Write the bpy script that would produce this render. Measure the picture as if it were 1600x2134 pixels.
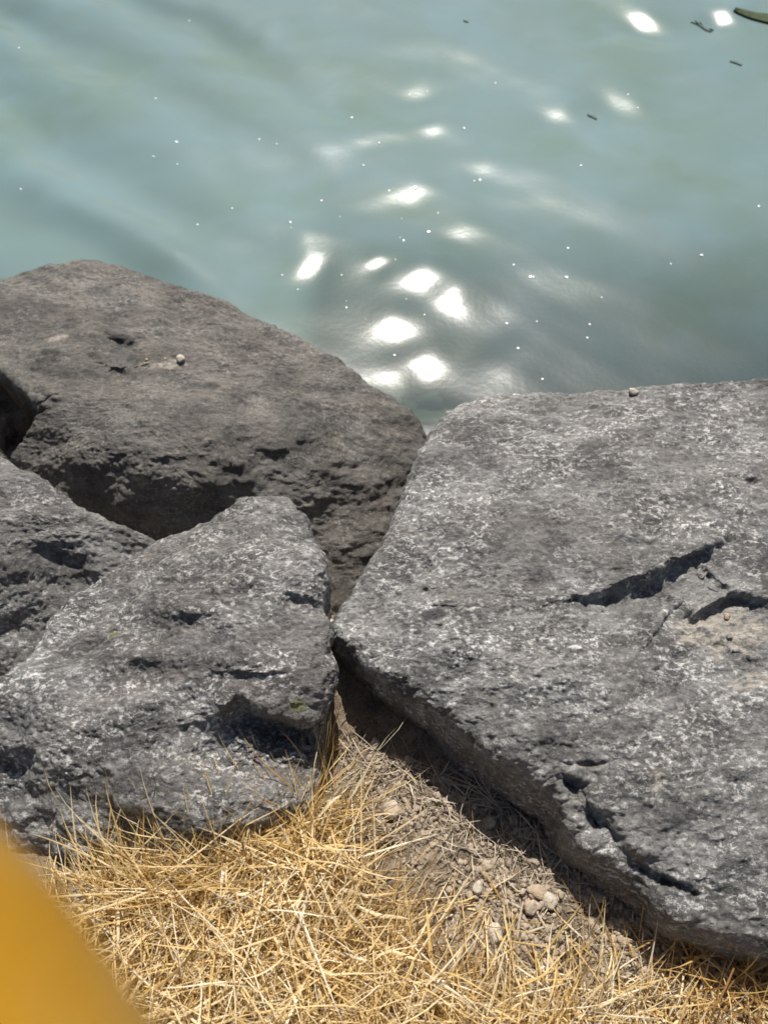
import bpy, math, random
import numpy as np
from mathutils import Vector

# ------------------------------------------------------------------ camera
scene = bpy.context.scene
for o in list(bpy.data.objects):
    bpy.data.objects.remove(o)
C = scene.collection
rng = np.random.default_rng(7)
random.seed(7)

CAM = np.array([0.0, 0.0, 1.0])
PITCH = math.radians(60.0)          # below the horizon
FPX = 1067.0 / math.tan(math.radians(34.0))
cam = bpy.data.cameras.new('camera')
cam_o = bpy.data.objects.new('camera', cam)
C.objects.link(cam_o)
cam_o.location = CAM
cam_o.rotation_euler = (math.pi / 2 - PITCH, 0, 0)
cam.sensor_fit = 'VERTICAL'
cam.sensor_height = 24.0
cam.sensor_width = 18.0
cam.lens = 12.0 / math.tan(math.radians(34.0))
cam.clip_start = 0.01
cam.clip_end = 3000
cam.dof.use_dof = True
cam.dof.focus_distance = 1.0
cam.dof.aperture_fstop = cam.lens / 4.8
scene.camera = cam_o

# ------------------------------------------------------------------ light
SUN_EL = math.radians(52.0)
SUN_AZ = math.radians(2.0)          # from +Y towards +X
L = np.array([math.sin(SUN_AZ) * math.cos(SUN_EL), math.cos(SUN_AZ) * math.cos(SUN_EL), math.sin(SUN_EL)])
world = bpy.data.worlds.new('World')
scene.world = world
world.use_nodes = True
wn = world.node_tree
sky = wn.nodes.new('ShaderNodeTexSky')
sky.sky_type = 'NISHITA'
sky.sun_disc = False
sky.sun_elevation = SUN_EL
sky.sun_rotation = SUN_AZ
sky.dust_density = 2.0
wn.links.new(sky.outputs[0], wn.nodes['Background'].inputs[0])
wn.nodes['Background'].inputs[1].default_value = 0.05
sun = bpy.data.lights.new('sun', 'SUN')
sun.energy = 5.0
sun.angle = math.radians(0.53)
sun.color = (1.0, 0.95, 0.87)
sun_o = bpy.data.objects.new('sun', sun)
C.objects.link(sun_o)
sun_o.rotation_euler = Vector(-L).to_track_quat('-Z', 'Y').to_euler()
scene.view_settings.view_transform = 'Standard'
scene.view_settings.look = 'None'
scene.view_settings.exposure = 0.3
scene.view_settings.gamma = 1.0
scene.cycles.max_bounces = 8
scene.cycles.diffuse_bounces = 3
scene.cycles.transparent_max_bounces = 16
scene.cycles.sample_clamp_indirect = 4.0
scene.cycles.caustics_reflective = False
scene.cycles.caustics_refractive = False

WATER_Z = -0.30

# ------------------------------------------------------------------ maths helpers
FWD = np.array([0, math.cos(PITCH), -math.sin(PITCH)])
UP = np.array([0, math.sin(PITCH), math.cos(PITCH)])
RIGHT = np.array([1.0, 0, 0])

def ray(px, py):
    return FWD + RIGHT * (px - 800.0) / FPX + UP * (1067.0 - py) / FPX

def unp(px, py, z):
    """point of the photograph's ray at the height z"""
    d = ray(px, py)
    return CAM + d * ((z - CAM[2]) / d[2])

def sstep(a, b, x):
    t = np.clip((x - a) / (b - a), 0, 1)
    return t * t * (3 - 2 * t)

_perm = np.random.default_rng(11).permutation(256)
_perm = np.concatenate([_perm, _perm, _perm])
_g = np.random.default_rng(12).normal(size=(256, 3))
_g /= np.linalg.norm(_g, axis=1)[:, None]

def perlin(p):
    pi = np.floor(p).astype(np.int64)
    f = p - pi
    pi &= 255
    u = f * f * f * (f * (f * 6 - 15) + 10)
    out = 0
    for dx in (0, 1):
        wx = u[:, 0] if dx else 1 - u[:, 0]
        for dy in (0, 1):
            wy = u[:, 1] if dy else 1 - u[:, 1]
            for dz in (0, 1):
                wz = u[:, 2] if dz else 1 - u[:, 2]
                h = _perm[_perm[_perm[(pi[:, 0] + dx) & 255] + ((pi[:, 1] + dy) & 255)] + ((pi[:, 2] + dz) & 255)]
                g = _g[h]
                d = g[:, 0] * (f[:, 0] - dx) + g[:, 1] * (f[:, 1] - dy) + g[:, 2] * (f[:, 2] - dz)
                out = out + d * wx * wy * wz
    return out * 1.6

def fbm(p, lam, octv=4, gain=0.5, seed=0.0, ridged=False):
    a, s, tot = 1.0, 1.0 / lam, 0
    for i in range(octv):
        n = perlin(p * s + seed + i * 17.3)
        if ridged:
            n = 1 - 2 * np.abs(n)
        tot = tot + a * n
        a *= gain
        s *= 2.03
    return tot

def fit_surface(P):
    """thin plate through points (x, y, z), slightly smoothed"""
    P = np.asarray(P)
    n = len(P)
    def U(r2):
        return np.where(r2 > 1e-12, r2 * np.log(np.maximum(r2, 1e-12)), 0)
    d2 = ((P[:, None, :2] - P[None, :, :2]) ** 2).sum(-1)
    K = U(d2) + np.eye(n) * 2e-3
    Q = np.c_[np.ones(n), P[:, :2]]
    A = np.block([[K, Q], [Q.T, np.zeros((3, 3))]])
    w = np.linalg.solve(A, np.r_[P[:, 2], 0, 0, 0])
    def f(x, y):
        x = np.asarray(x, float); y = np.asarray(y, float)
        s = w[n] + w[n + 1] * x + w[n + 2] * y
        for i in range(n):
            s = s + w[i] * U((x - P[i, 0]) ** 2 + (y - P[i, 1]) ** 2)
        return s
    return f

def poly_dist(x, y, poly):
    """signed distance to an open polyline (positive to the right of its run) and the run 0..1"""
    poly = np.asarray(poly)
    seg = np.linalg.norm(np.diff(poly, axis=0), axis=1)
    tot = seg.sum(); acc = 0
    best = np.full(x.shape, 1e9); sd = np.zeros(x.shape); run = np.zeros(x.shape)
    for i in range(len(seg)):
        a, b = poly[i], poly[i + 1]
        d = (b - a) / max(seg[i], 1e-9)
        rx, ry = x - a[0], y - a[1]
        t = np.clip(rx * d[0] + ry * d[1], 0, seg[i])
        qx, qy = rx - t * d[0], ry - t * d[1]
        dist = np.sqrt(qx * qx + qy * qy)
        side = np.where(rx * d[1] - ry * d[0] >= 0, 1.0, -1.0)
        m = dist < best
        best = np.where(m, dist, best); sd = np.where(m, dist * side, sd)
        run = np.where(m, (acc + t) / tot, run)
        acc += seg[i]
    ch = poly[-1] - poly[0]; ch = ch / np.linalg.norm(ch)
    pu = (poly - poly[0]) @ ch; pv = (poly - poly[0]) @ np.array([ch[1], -ch[0]])
    u = (x - poly[0, 0]) * ch[0] + (y - poly[0, 1]) * ch[1]; v = (x - poly[0, 0]) * ch[1] - (y - poly[0, 1]) * ch[0]
    sd = best * np.where(v >= np.interp(u, pu, pv), 1.0, -1.0)
    return sd, run

def catmull(P, k=10):
    P = np.asarray(P); n = len(P); out = []
    for i in range(n):
        p0, p1, p2, p3 = P[i - 1], P[i], P[(i + 1) % n], P[(i + 2) % n]
        for j in range(k):
            t = j / k
            out.append(0.5 * (2 * p1 + (p2 - p0) * t + (2 * p0 - 5 * p1 + 4 * p2 - p3) * t * t + (3 * p1 - p0 - 3 * p2 + p3) * t ** 3))
    return np.array(out)

# ------------------------------------------------------------------ mesh helpers
def mesh_obj(name, V, F, mat, loc=(0, 0, 0), smooth=True, attrs=None, parent=None):
    V = np.asarray(V, dtype=np.float32)
    me = bpy.data.meshes.new(name)
    if isinstance(F, np.ndarray):
        k = F.shape[1]
        me.vertices.add(len(V)); me.vertices.foreach_set('co', V.ravel())
        me.loops.add(F.size); me.loops.foreach_set('vertex_index', F.ravel().astype(np.int32))
        me.polygons.add(len(F))
        me.polygons.foreach_set('loop_start', np.arange(0, F.size, k, dtype=np.int32))
        me.polygons.foreach_set('use_smooth', np.full(len(F), smooth))
        me.update(calc_edges=True)
    else:
        me.from_pydata(V.tolist(), [], F)
        me.polygons.foreach_set('use_smooth', np.full(len(me.polygons), smooth))
    for k, v in (attrs or {}).items():
        a = me.attributes.new(k, 'FLOAT', 'POINT')
        a.data.foreach_set('value', np.asarray(v, dtype=np.float32))
    me.materials.append(mat)
    o = bpy.data.objects.new(name, me)
    o.location = loc
    C.objects.link(o)
    if parent:
        o.parent = parent
    return o

def tag(o, label=None, cat=None, group=None, kind=None):
    if label: o['label'] = label
    if cat: o['category'] = cat
    if group: o['group'] = group
    if kind: o['kind'] = kind
    return o

def grid_faces(nx, ny):
    i = np.arange(nx - 1)[None, :] + np.arange(ny - 1)[:, None] * nx
    i = i.ravel()
    return np.stack([i, i + 1, i + 1 + nx, i + nx], 1)

# ------------------------------------------------------------------ material helpers
class Mat:
    def __init__(self, name):
        self.m = bpy.data.materials.new(name); self.m.use_nodes = True
        self.t = self.m.node_tree; self.t.nodes.clear()
        self.out = self.n('ShaderNodeOutputMaterial')
    def n(self, typ, **kw):
        nd = self.t.nodes.new(typ)
        for k, v in kw.items(): setattr(nd, k, v)
        return nd
    def l(self, a, b): self.t.links.new(a, b)
    def noise(self, vec, scale, detail=4, rough=0.55, dist=0.0):
        nd = self.n('ShaderNodeTexNoise')
        nd.inputs['Scale'].default_value = scale; nd.inputs['Detail'].default_value = detail
        nd.inputs['Roughness'].default_value = rough; nd.inputs['Distortion'].default_value = dist
        if vec: self.l(vec, nd.inputs['Vector'])
        return nd.outputs['Fac']
    def ramp(self, fac, stops):
        nd = self.n('ShaderNodeValToRGB'); e = nd.color_ramp.elements
        while len(e) < len(stops): e.new(0.5)
        for el, (p, c) in zip(e, stops):
            el.position = p; el.color = (*c, 1) if len(c) == 3 else c
        self.l(fac, nd.inputs[0]); return nd.outputs[0]
    def g(self, fac, a, b):
        return self.ramp(fac, [(a, (0, 0, 0)), (b, (1, 1, 1))])
    def mix(self, fac, a, b, blend='MIX'):
        nd = self.n('ShaderNodeMix', data_type='RGBA', blend_type=blend)
        for sock, v in ((nd.inputs[0], fac), (nd.inputs[6], a), (nd.inputs[7], b)):
            if isinstance(v, (int, float)): sock.default_value = v
            elif isinstance(v, tuple): sock.default_value = (*v, 1)
            else: self.l(v, sock)
        return nd.outputs[2]
    def math(self, op, a, b):
        nd = self.n('ShaderNodeMath', operation=op)
        for s, v in ((nd.inputs[0], a), (nd.inputs[1], b)):
            if isinstance(v, (int, float)): s.default_value = v
            else: self.l(v, s)
        return nd.outputs[0]
    def attr(self, name):
        nd = self.n('ShaderNodeAttribute'); nd.attribute_name = name; return nd.outputs['Fac']
    def bump(self, h, dist, strength=1.0, normal=None):
        nd = self.n('ShaderNodeBump'); nd.inputs['Distance'].default_value = dist
        nd.inputs['Strength'].default_value = strength
        self.l(h, nd.inputs['Height'])
        if normal: self.l(normal, nd.inputs['Normal'])
        return nd.outputs[0]
    def coords(self, scale=(1, 1, 1)):
        tc = self.n('ShaderNodeTexCoord'); mp = self.n('ShaderNodeMapping')
        mp.inputs['Scale'].default_value = scale
        self.l(tc.outputs['Object'], mp.inputs[0]); return mp.outputs[0]
    def bsdf(self, color, rough=0.6, spec=0.5, normal=None):
        b = self.n('ShaderNodeBsdfPrincipled')
        if isinstance(color, tuple): b.inputs['Base Color'].default_value = (*color, 1)
        else: self.l(color, b.inputs['Base Color'])
        if isinstance(rough, (int, float)): b.inputs['Roughness'].default_value = rough
        else: self.l(rough, b.inputs['Roughness'])
        b.inputs['Specular IOR Level'].default_value = spec
        if normal: self.l(normal, b.inputs['Normal'])
        return b
    def done(self, sh):
        self.l(sh, self.out.inputs['Surface']); return self.m

def rock_material(name, dark, mid, light, fleck=0.5, brown=(0.12, 0.095, 0.08), brown_amt=0.5, spec=1.0, rough=0.42):
    M = Mat(name)
    v = M.coords((0.85, 1.2, 1.2))
    base = M.mix(M.g(M.noise(v, 17, 7, 0.72, 0.3), 0.42, 0.58), dark, mid)
    base = M.mix(M.math('MULTIPLY', M.g(M.noise(v, 9, 4, 0.6, 0.4), 0.45, 0.65), brown_amt), base, brown)
    cl = M.g(M.noise(v, 12, 7, 0.75, 0.4), 0.43, 0.60)              # where pale crystals gather
    fl = M.g(M.noise(v, 135, 6, 0.78), 0.515, 0.575)
    fl2 = M.g(M.noise(v, 420, 3, 0.6), 0.57, 0.66)
    f = M.math('MULTIPLY', M.math('MAXIMUM', fl, M.math('MULTIPLY', fl2, 0.6)), M.math('ADD', M.math('MULTIPLY', cl, fleck * 0.85), fleck * 0.16))
    base = M.mix(f, base, light)
    dk = M.g(M.noise(v, 210, 5, 0.75), 0.55, 0.62)
    base = M.mix(M.math('MULTIPLY', dk, 0.75), base, (dark[0] * .45, dark[1] * .45, dark[2] * .45))
    base = M.mix(M.g(M.noise(v, 4.2, 5, 0.62, 0.5), 0.38, 0.60), M.mix(1.0, base, (0.66, 0.64, 0.62), 'MULTIPLY'), base)
    # masks on the stone: a dark patch over a pit, sand, moss
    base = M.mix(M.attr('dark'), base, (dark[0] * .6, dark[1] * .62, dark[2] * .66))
    sandn = M.math('MULTIPLY', M.attr('sand'), M.g(M.noise(v, 90, 6, 0.75), 0.40, 0.58))
    base = M.mix(M.math('MULTIPLY', sandn, 0.8), base, (0.50, 0.44, 0.365))
    mossn = M.math('MULTIPLY', M.attr('moss'), M.g(M.noise(v, 160, 4, 0.7), 0.35, 0.6))
    base = M.mix(mossn, base, (0.17, 0.20, 0.03))
    b1 = M.bump(M.noise(v, 75, 6, 0.74), 0.0036)
    b2 = M.bump(M.noise(v, 300, 4, 0.78), 0.0013, 1.0, b1)
    rr = M.ramp(M.noise(v, 330, 2), [(0.40, (rough + .15,) * 3), (0.62, (rough - .12,) * 3)])
    return M.done(M.bsdf(base, rr, spec, b2).outputs[0])

MAT = {}
MAT['rock_right'] = rock_material('speckled_granite', (0.06, 0.059, 0.057), (0.265, 0.262, 0.254), (0.86, 0.85, 0.83), 1.0, (0.18, 0.16, 0.14), 0.5)
MAT['rock_front'] = rock_material('speckled_gneiss', (0.06, 0.058, 0.056), (0.28, 0.276, 0.267), (0.88, 0.87, 0.85), 1.05, (0.135, 0.11, 0.098), 0.65)
MAT['rock_side'] = rock_material('dark_gneiss', (0.06, 0.058, 0.056), (0.27, 0.266, 0.258), (0.72, 0.71, 0.69), 0.85, (0.135, 0.118, 0.105), 0.5)
MAT['rock_back'] = rock_material('brown_granite', (0.055, 0.051, 0.045), (0.18, 0.167, 0.148), (0.50, 0.475, 0.43), 0.55, (0.17, 0.148, 0.124), 0.5, 0.7)

# ------------------------------------------------------------------ boulders
BOULD = {}

def boulder(key, name, label, outline, inner, mat, N, depth=0.36, rim=0.03, undercut=0.12,
            feats=(), lam=((0.30, 0.014), (0.10, 0.008), (0.035, 0.0038), (0.013, 0.0019), (0.006, 0.0010)),
            seed=0.0, masks=(), relief=None, zs=1.0):
    O3 = np.array([unp(p[0], p[1], p[2] * zs) for p in outline])
    I3 = np.array([unp(p[0], p[1], p[2] * zs) for p in inner])
    S = fit_surface(np.r_[O3, I3])
    def on(px, py):                                   # the photograph's point on this stone's top
        z = 0.1
        for _ in range(6):
            P = unp(px, py, z); z = float(S(P[0], P[1]))
        return unp(px, py, z)
    D = catmull(O3[:, :2], 12)
    c = O3[:, :2].mean(0)
    a = np.arctan2(D[:, 1] - c[1], D[:, 0] - c[0]); r = np.hypot(D[:, 1] - c[1], D[:, 0] - c[0])
    k = np.argsort(a); a, r = a[k], r[k]
    a = np.r_[a - 2 * math.pi, a, a + 2 * math.pi]; r = np.r_[r, r, r]
    u = np.linspace(-1, 1, N)
    A, B = np.meshgrid(u, u); A = A.ravel() + 1e-9; B = B.ravel() + 2e-9
    big = np.abs(A) > np.abs(B)
    rad = np.maximum(np.abs(A), np.abs(B))
    th = np.where(big, math.pi / 4 * B / A, math.pi / 2 - math.pi / 4 * A / B)
    th = th + np.where(np.where(big, A, B) < 0, math.pi, 0)
    th = (th + math.pi) % (2 * math.pi) - math.pi
    R = np.interp(th, a, r)
    RT = 0.85
    t = np.minimum(rad / RT, 1.0)
    s = np.clip((rad - RT) / (1 - RT), 0, 1)
    rr = t * R * (1 - undercut * s ** (1.3 if undercut > 0 else 0.75))
    x = c[0] + rr * np.cos(th); y = c[1] + rr * np.sin(th)
    xt = c[0] + t * R * np.cos(th); yt = c[1] + t * R * np.sin(th)
    z = S(xt, yt)
    for f in feats:
        z = z + f(xt, yt, on)
    d = (1 - t) * R
    q = np.clip((rim - d) / rim, 0, 1)
    z = z - rim * (1 - np.sqrt(np.maximum(1 - q * q * 0.97, 0)))
    z = z - depth * s
    P = np.stack([x, y, z], 1)
    G = P.reshape(N, N, 3)
    n = np.cross(np.gradient(G, axis=1), np.gradient(G, axis=0)).reshape(-1, 3)
    n /= np.maximum(np.linalg.norm(n, axis=1), 1e-12)[:, None]
    if n[N * N // 2 + N // 2, 2] < 0: n = -n
    q = P * np.array([0.72, 1.15, 1.15])
    disp = 0
    for i, (lm, am) in enumerate(lam):
        e = fbm(q, lm, 2, 0.5, seed + i * 5.1)
        if i >= 2:
            e = np.where(e > 0, e * 1.05, e * 0.9)
        disp = disp + am * e
    if relief is not None:
        disp = disp + relief(P, q)
    P = P + n * disp[:, None]
    at = {'sand': np.zeros(N * N), 'moss': np.zeros(N * N), 'dark': np.zeros(N * N)}
    wob = fbm(P, 0.03, 3, 0.6, 91.0)
    for kind, px, py, rx, ry in masks:
        m = on(px, py); sx = rx * np.linalg.norm(m - CAM) / FPX; sy = ry * np.linalg.norm(m - CAM) / FPX * 1.15
        e = np.sqrt(((P[:, 0] - m[0]) / sx) ** 2 + ((P[:, 1] - m[1]) / sy) ** 2) + 0.45 * wob
        at[kind] = np.maximum(at[kind], 1 - sstep(0.45, 1.05, e))
    base = np.array([c[0], c[1], P[:, 2].min()])
    o = mesh_obj(name, P - base, grid_faces(N, N), mat, base, True, at)
    tag(o, label, 'boulder', 'shore boulders')
    BOULD[key] = (o, on, P.reshape(N, N, 3))
    return o

def w2(on, px):
    return [on(*p)[:2] for p in px]

def step_f(px, drop, width, decay, ends=(0.12, 0.12)):
    """a broken ledge along a line: the stone drops on the right-hand side of the run"""
    def f(x, y, on):
        sd, run = poly_dist(x, y, w2(on, px))
        jag = 0.35 * min(width, 0.012) * fbm(np.stack([x, y, 0 * x], 1), 0.03, 4, 0.6, 71)
        sd = sd + jag
        prof = sstep(0, ends[0], run) * sstep(0, ends[1], 1 - run) if ends else 1
        wl = width * (0.2 + 0.8 * prof)
        t = np.clip(sd / wl, 0, 1)
        return -drop * prof * t * t * (3 - 2 * t) * np.exp(-np.maximum(sd - wl, 0) / decay)
    return f

def groove_f(px, deep, width, ends=(0.15, 0.15)):
    def f(x, y, on):
        sd, run = poly_dist(x, y, w2(on, px))
        prof = sstep(0, ends[0], run) * sstep(0, ends[1], 1 - run)
        w = width * (0.7 + 0.4 * np.sin(run * 23) * np.sin(run * 9 + 1))
        return -deep * prof * np.exp(-(sd / w) ** 2)
    return f

def pit_f(px, py, rx, ry, deep):
    def f(x, y, on):
        m = on(px, py); k = np.linalg.norm(m - CAM) / FPX
        e = ((x - m[0]) / (rx * k)) ** 2 + ((y - m[1]) / (ry * k * 1.15)) ** 2
        return -deep * np.exp(-e ** 1.5)
    return f

boulder('right', 'boulder', 'broad flat grey speckled boulder with a diagonal crack, filling the right side',
    [(688, 1312, .15), (702, 1280, .15), (740, 1200, .15), (790, 1120, .14), (835, 1030, .13), (866, 960, .12), (888, 905, .11),
     (912, 875, .10), (950, 845, .09), (1040, 815, .09), (1150, 806, .09), (1320, 800, .10), (1600, 778, .11), (1900, 790, .10),
     (2050, 1000, .10), (2050, 1500, .12), (1950, 1900, .14), (1750, 1990, .13), (1600, 1978, .12), (1530, 1958, .12), (1420, 1928, .12),
     (1390, 1898, .12), (1340, 1850, .13), (1270, 1800, .14), (1200, 1735, .15), (1165, 1668, .16), (1110, 1622, .17),
     (1040, 1578, .18), (960, 1518, .18), (870, 1448, .18), (790, 1395, .17), (735, 1348, .16)],
    [(1100, 1300, .20), (1300, 1000, .17), (1450, 1500, .19), (1000, 1100, .18), (1300, 1650, .175), (900, 1300, .195)],
    MAT['rock_right'], 560, rim=0.018, undercut=-0.14, seed=3.3, zs=0.62,
    lam=((0.30, 0.010), (0.10, 0.0055), (0.035, 0.0046), (0.013, 0.0027), (0.006, 0.0017)),
    feats=(step_f([(1110, 1268), (1190, 1240), (1270, 1220), (1340, 1196), (1400, 1164), (1470, 1132), (1570, 1092)], 0.038, 0.022, 0.16, (0.55, 0.6)),
           step_f([(1385, 1205), (1440, 1232), (1465, 1262), (1500, 1240), (1535, 1222), (1600, 1240), (1680, 1262)], 0.017, 0.009, 0.06, (0.2, 0.3)),
           groove_f([(1462, 1160), (1490, 1195), (1528, 1225)], 0.005, 0.004),
           groove_f([(1505, 1320), (1555, 1360), (1600, 1400)], 0.0035, 0.0045),
           pit_f(915, 1277, 34, 12, 0.008), pit_f(1290, 1188, 14, 7, 0.004), pit_f(1570, 1002, 16, 8, 0.006),
           pit_f(1220, 1592, 34, 6, 0.008), pit_f(880, 1230, 14, 6, 0.005),
           groove_f([(1140, 1590), (1180, 1620), (1215, 1640), (1240, 1690), (1270, 1720), (1300, 1760), (1350, 1800), (1400, 1825)], 0.014, 0.007, (0.25, 0.2)),
           step_f([(1140, 1590), (1215, 1640), (1270, 1720), (1350, 1800), (1440, 1850)], 0.014, 0.008, 0.10, (0.2, 0.2)),
           groove_f([(1380, 1835), (1430, 1850), (1460, 1870)], 0.008, 0.004)),
    masks=(('sand', 1530, 1290, 95, 55), ('sand', 1575, 1410, 60, 18), ('moss', 742, 1412, 22, 14), ('moss', 905, 1548, 18, 12),
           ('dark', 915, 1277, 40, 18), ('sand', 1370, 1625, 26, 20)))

boulder('front', 'boulder', 'lumpy pale-flecked grey boulder directly behind the dry grass, with a peaked top',
    [(0, 1388, .09), (60, 1340, .09), (110, 1285, .08), (170, 1215, .07), (240, 1152, .06), (310, 1110, .06), (390, 1090, .08), (450, 1050, .10),
     (490, 1016, .11), (540, 1008, .11), (600, 1020, .11), (640, 1062, .12), (663, 1130, .13), (671, 1200, .13), (677, 1290, .13), (678, 1400, .12),
     (678, 1490, .105), (676, 1570, .09), (672, 1650, .065), (630, 1715, .06), (500, 1740, .06), (350, 1785, .045), (220, 1820, .02), (100, 1800, .015),
     (-40, 1720, .02), (-160, 1600, .05), (-150, 1480, .08)],
    [(350, 1250, .125), (450, 1150, .13), (550, 1300, .15), (350, 1450, .132), (200, 1400, .12), (150, 1600, .10), (450, 1600, .112), (580, 1610, .10), (300, 1680, .08), (520, 1690, .085)],
    MAT['rock_front'], 460, rim=0.028, undercut=0.10, seed=21.7,
    lam=((0.30, 0.006), (0.12, 0.017), (0.055, 0.0085), (0.013, 0.0021), (0.006, 0.0016)),
    feats=(step_f([(495, 1430), (530, 1462), (570, 1482), (620, 1490), (690, 1486)], 0.048, 0.014, 0.035, (0.2, 0.0001)),
           pit_f(390, 1310, 120, 34, 0.013),
           step_f([(590, 1228), (630, 1238), (680, 1240)], 0.010, 0.010, 0.03, (0.3, 0.001)),
           pit_f(255, 1415, 90, 28, 0.009),
           step_f([(-20, 1520), (30, 1540), (80, 1560)], 0.022, 0.03, 0.05, (0.3, 0.4)),
           step_f([(40, 1620), (90, 1640), (150, 1660)], 0.02, 0.03, 0.05, (0.4, 0.4)),
           step_f([(220, 1640), (280, 1665), (340, 1650)], 0.014, 0.022, 0.05, (0.4, 0.4)),
           pit_f(480, 1400, 80, 24, 0.010), pit_f(420, 1550, 60, 30, 0.012), pit_f(330, 1590, 24, 50, 0.010), pit_f(200, 1530, 40, 18, 0.01)),
    masks=(('moss', 618, 1476, 20, 9), ('moss', 235, 1317, 14, 6)))

boulder('side', 'boulder', 'small dark boulder cut off by the left edge, wedged between two larger boulders',
    [(-250, 950, -.02), (-100, 930, .0), (0, 946, .02), (60, 965, .02), (110, 1000, .02), (160, 1042, .015), (230, 1082, .01), (315, 1114, .0),
     (400, 1200, -.07), (300, 1380, -.10), (120, 1520, -.12), (-80, 1560, -.11), (-260, 1450, -.05)],
    [(60, 1060, .035), (150, 1120, .015), (40, 1180, .0), (110, 1230, -.045), (30, 1300, -.06)],
    MAT['rock_side'], 320, rim=0.025, undercut=0.05, seed=43.1,
    lam=((0.30, 0.008), (0.12, 0.013), (0.05, 0.0065), (0.013, 0.0019), (0.006, 0.0015)),
    feats=(step_f([(60, 1140), (120, 1145), (200, 1150)], 0.014, 0.012, 0.03, (0.3, 0.3)),))

boulder('back', 'boulder', 'large rounded brownish boulder at the water edge behind the others',
    [(-350, 760, -.10), (-200, 640, -.12), (0, 566, -.12), (60, 551, -.12), (190, 538, -.12), (280, 556, -.12), (370, 580, -.12), (480, 612, -.12),
     (560, 650, -.12), (640, 702, -.12), (740, 768, -.12), (820, 832, -.12), (870, 874, -.13), (892, 915, -.14), (930, 1000, -.17),
     (960, 1120, -.21), (900, 1300, -.26), (720, 1420, -.30), (560, 1380, -.30), (430, 1280, -.29), (300, 1220, -.27), (120, 1130, -.22),
     (0, 1040, -.16), (-150, 980, -.12), (-350, 920, -.1)],
    [(300, 700, -.06), (400, 850, -.03), (200, 850, -.03), (600, 900, -.05), (250, 995, -.052), (260, 1035, -.075), (380, 1078, -.115), (500, 1030, -.08), (650, 1050, -.12), (760, 1000, -.12), (370, 1045, -.085), (150, 965, -.055)],
    MAT['rock_back'], 460, depth=0.45, rim=0.04, undercut=0.05, seed=60.2,
    lam=((0.40, 0.014), (0.12, 0.011), (0.04, 0.0052), (0.013, 0.0024), (0.006, 0.0015)),
    feats=(step_f([(22, 965), (55, 908), (95, 852)][::-1], 0.17, 0.03, 0.5, (0.05, 0.0001)),
           step_f([(190, 742), (240, 752), (310, 745)], 0.012, 0.018, 0.04, (0.45, 0.45)),
           step_f([(200, 680), (260, 695), (330, 690)], 0.012, 0.028, 0.06, (0.45, 0.45)),
           step_f([(-40, 770), (40, 790), (70, 830), (95, 850)], 0.03, 0.03, 0.06, (0.1, 0.3)),
           groove_f([(40, 830), (90, 838), (130, 820)], 0.006, 0.004)),
    masks=(('sand', 338, 750, 55, 14), ('sand', 432, 921, 16, 6), ('sand', 118, 706, 24, 15), ('sand', 285, 990, 20, 9)))

# ------------------------------------------------------------------ ground sheet (bank, shore and lake bed)
MOUND = unp(560, 1930, 0.0)
CR0, CR1 = unp(690, 1540, 0.02), unp(690, 1300, 0.08)

def ground_base(x, y):
    z = -0.62 * sstep(0.75, 1.3, y) * 0.35 - 0.42 * sstep(0.37, 0.62, y) - 0.9 * sstep(1.2, 2.3, y) - 1.5 * sstep(3, 12, y)
    z = z + 0.028 * np.exp(-(((x - MOUND[0]) / 0.28) ** 2 + ((y - MOUND[1]) / 0.16) ** 2))
    z = z - 0.02 * sstep(0.1, 0.5, x) * sstep(-0.2, 0.2, y)
    k = np.exp(-((x - CR1[0]) / 0.035) ** 2) * sstep(0.20, 0.36, y) * (1 - sstep(0.375, 0.41, y))
    z = z - 0.30 * sstep(-0.13, -0.24, x) * sstep(0.20, 0.30, y)
    return z + 0.035 * k

def ground_z(x, y):
    x = np.asarray(x, float); y = np.asarray(y, float)
    P = np.stack([x.ravel(), y.ravel(), np.zeros(x.size)], 1)
    near = (np.abs(P[:, 0]) < 1.5) & (np.abs(P[:, 1]) < 3)
    z = ground_base(P[:, 0], P[:, 1])
    n = np.zeros(len(P))
    Q = P[near]
    n[near] = 0.008 * fbm(Q, 0.12, 3, 0.5, 5) + 0.0035 * fbm(Q, 0.02, 3, 0.6, 8)
    return (z + n).reshape(x.shape)

def axis(a, b, stp, lo, hi, g=1.35):
    c = np.arange(a, b, stp).tolist()
    s, v = stp, a; pre = []
    while v > lo:
        s *= g; v -= s; pre.append(v)
    s, v = stp, c[-1]; post = []
    while v < hi:
        s *= g; v += s; post.append(v)
    return np.array(pre[::-1] + c + post)

M = Mat('dry_soil')
v = M.coords()
col = M.mix(M.g(M.noise(v, 30, 5, 0.65), 0.35, 0.65), (0.22, 0.16, 0.105), (0.44, 0.345, 0.245))
col = M.mix(M.math('MULTIPLY', M.g(M.noise(v, 350, 4, 0.7), 0.5, 0.62), 0.6), col, (0.50, 0.43, 0.34))
col = M.mix(M.math('MULTIPLY', M.g(M.noise(v, 190, 4, 0.7), 0.56, 0.66), 0.8), col, (0.09, 0.065, 0.045))
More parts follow.
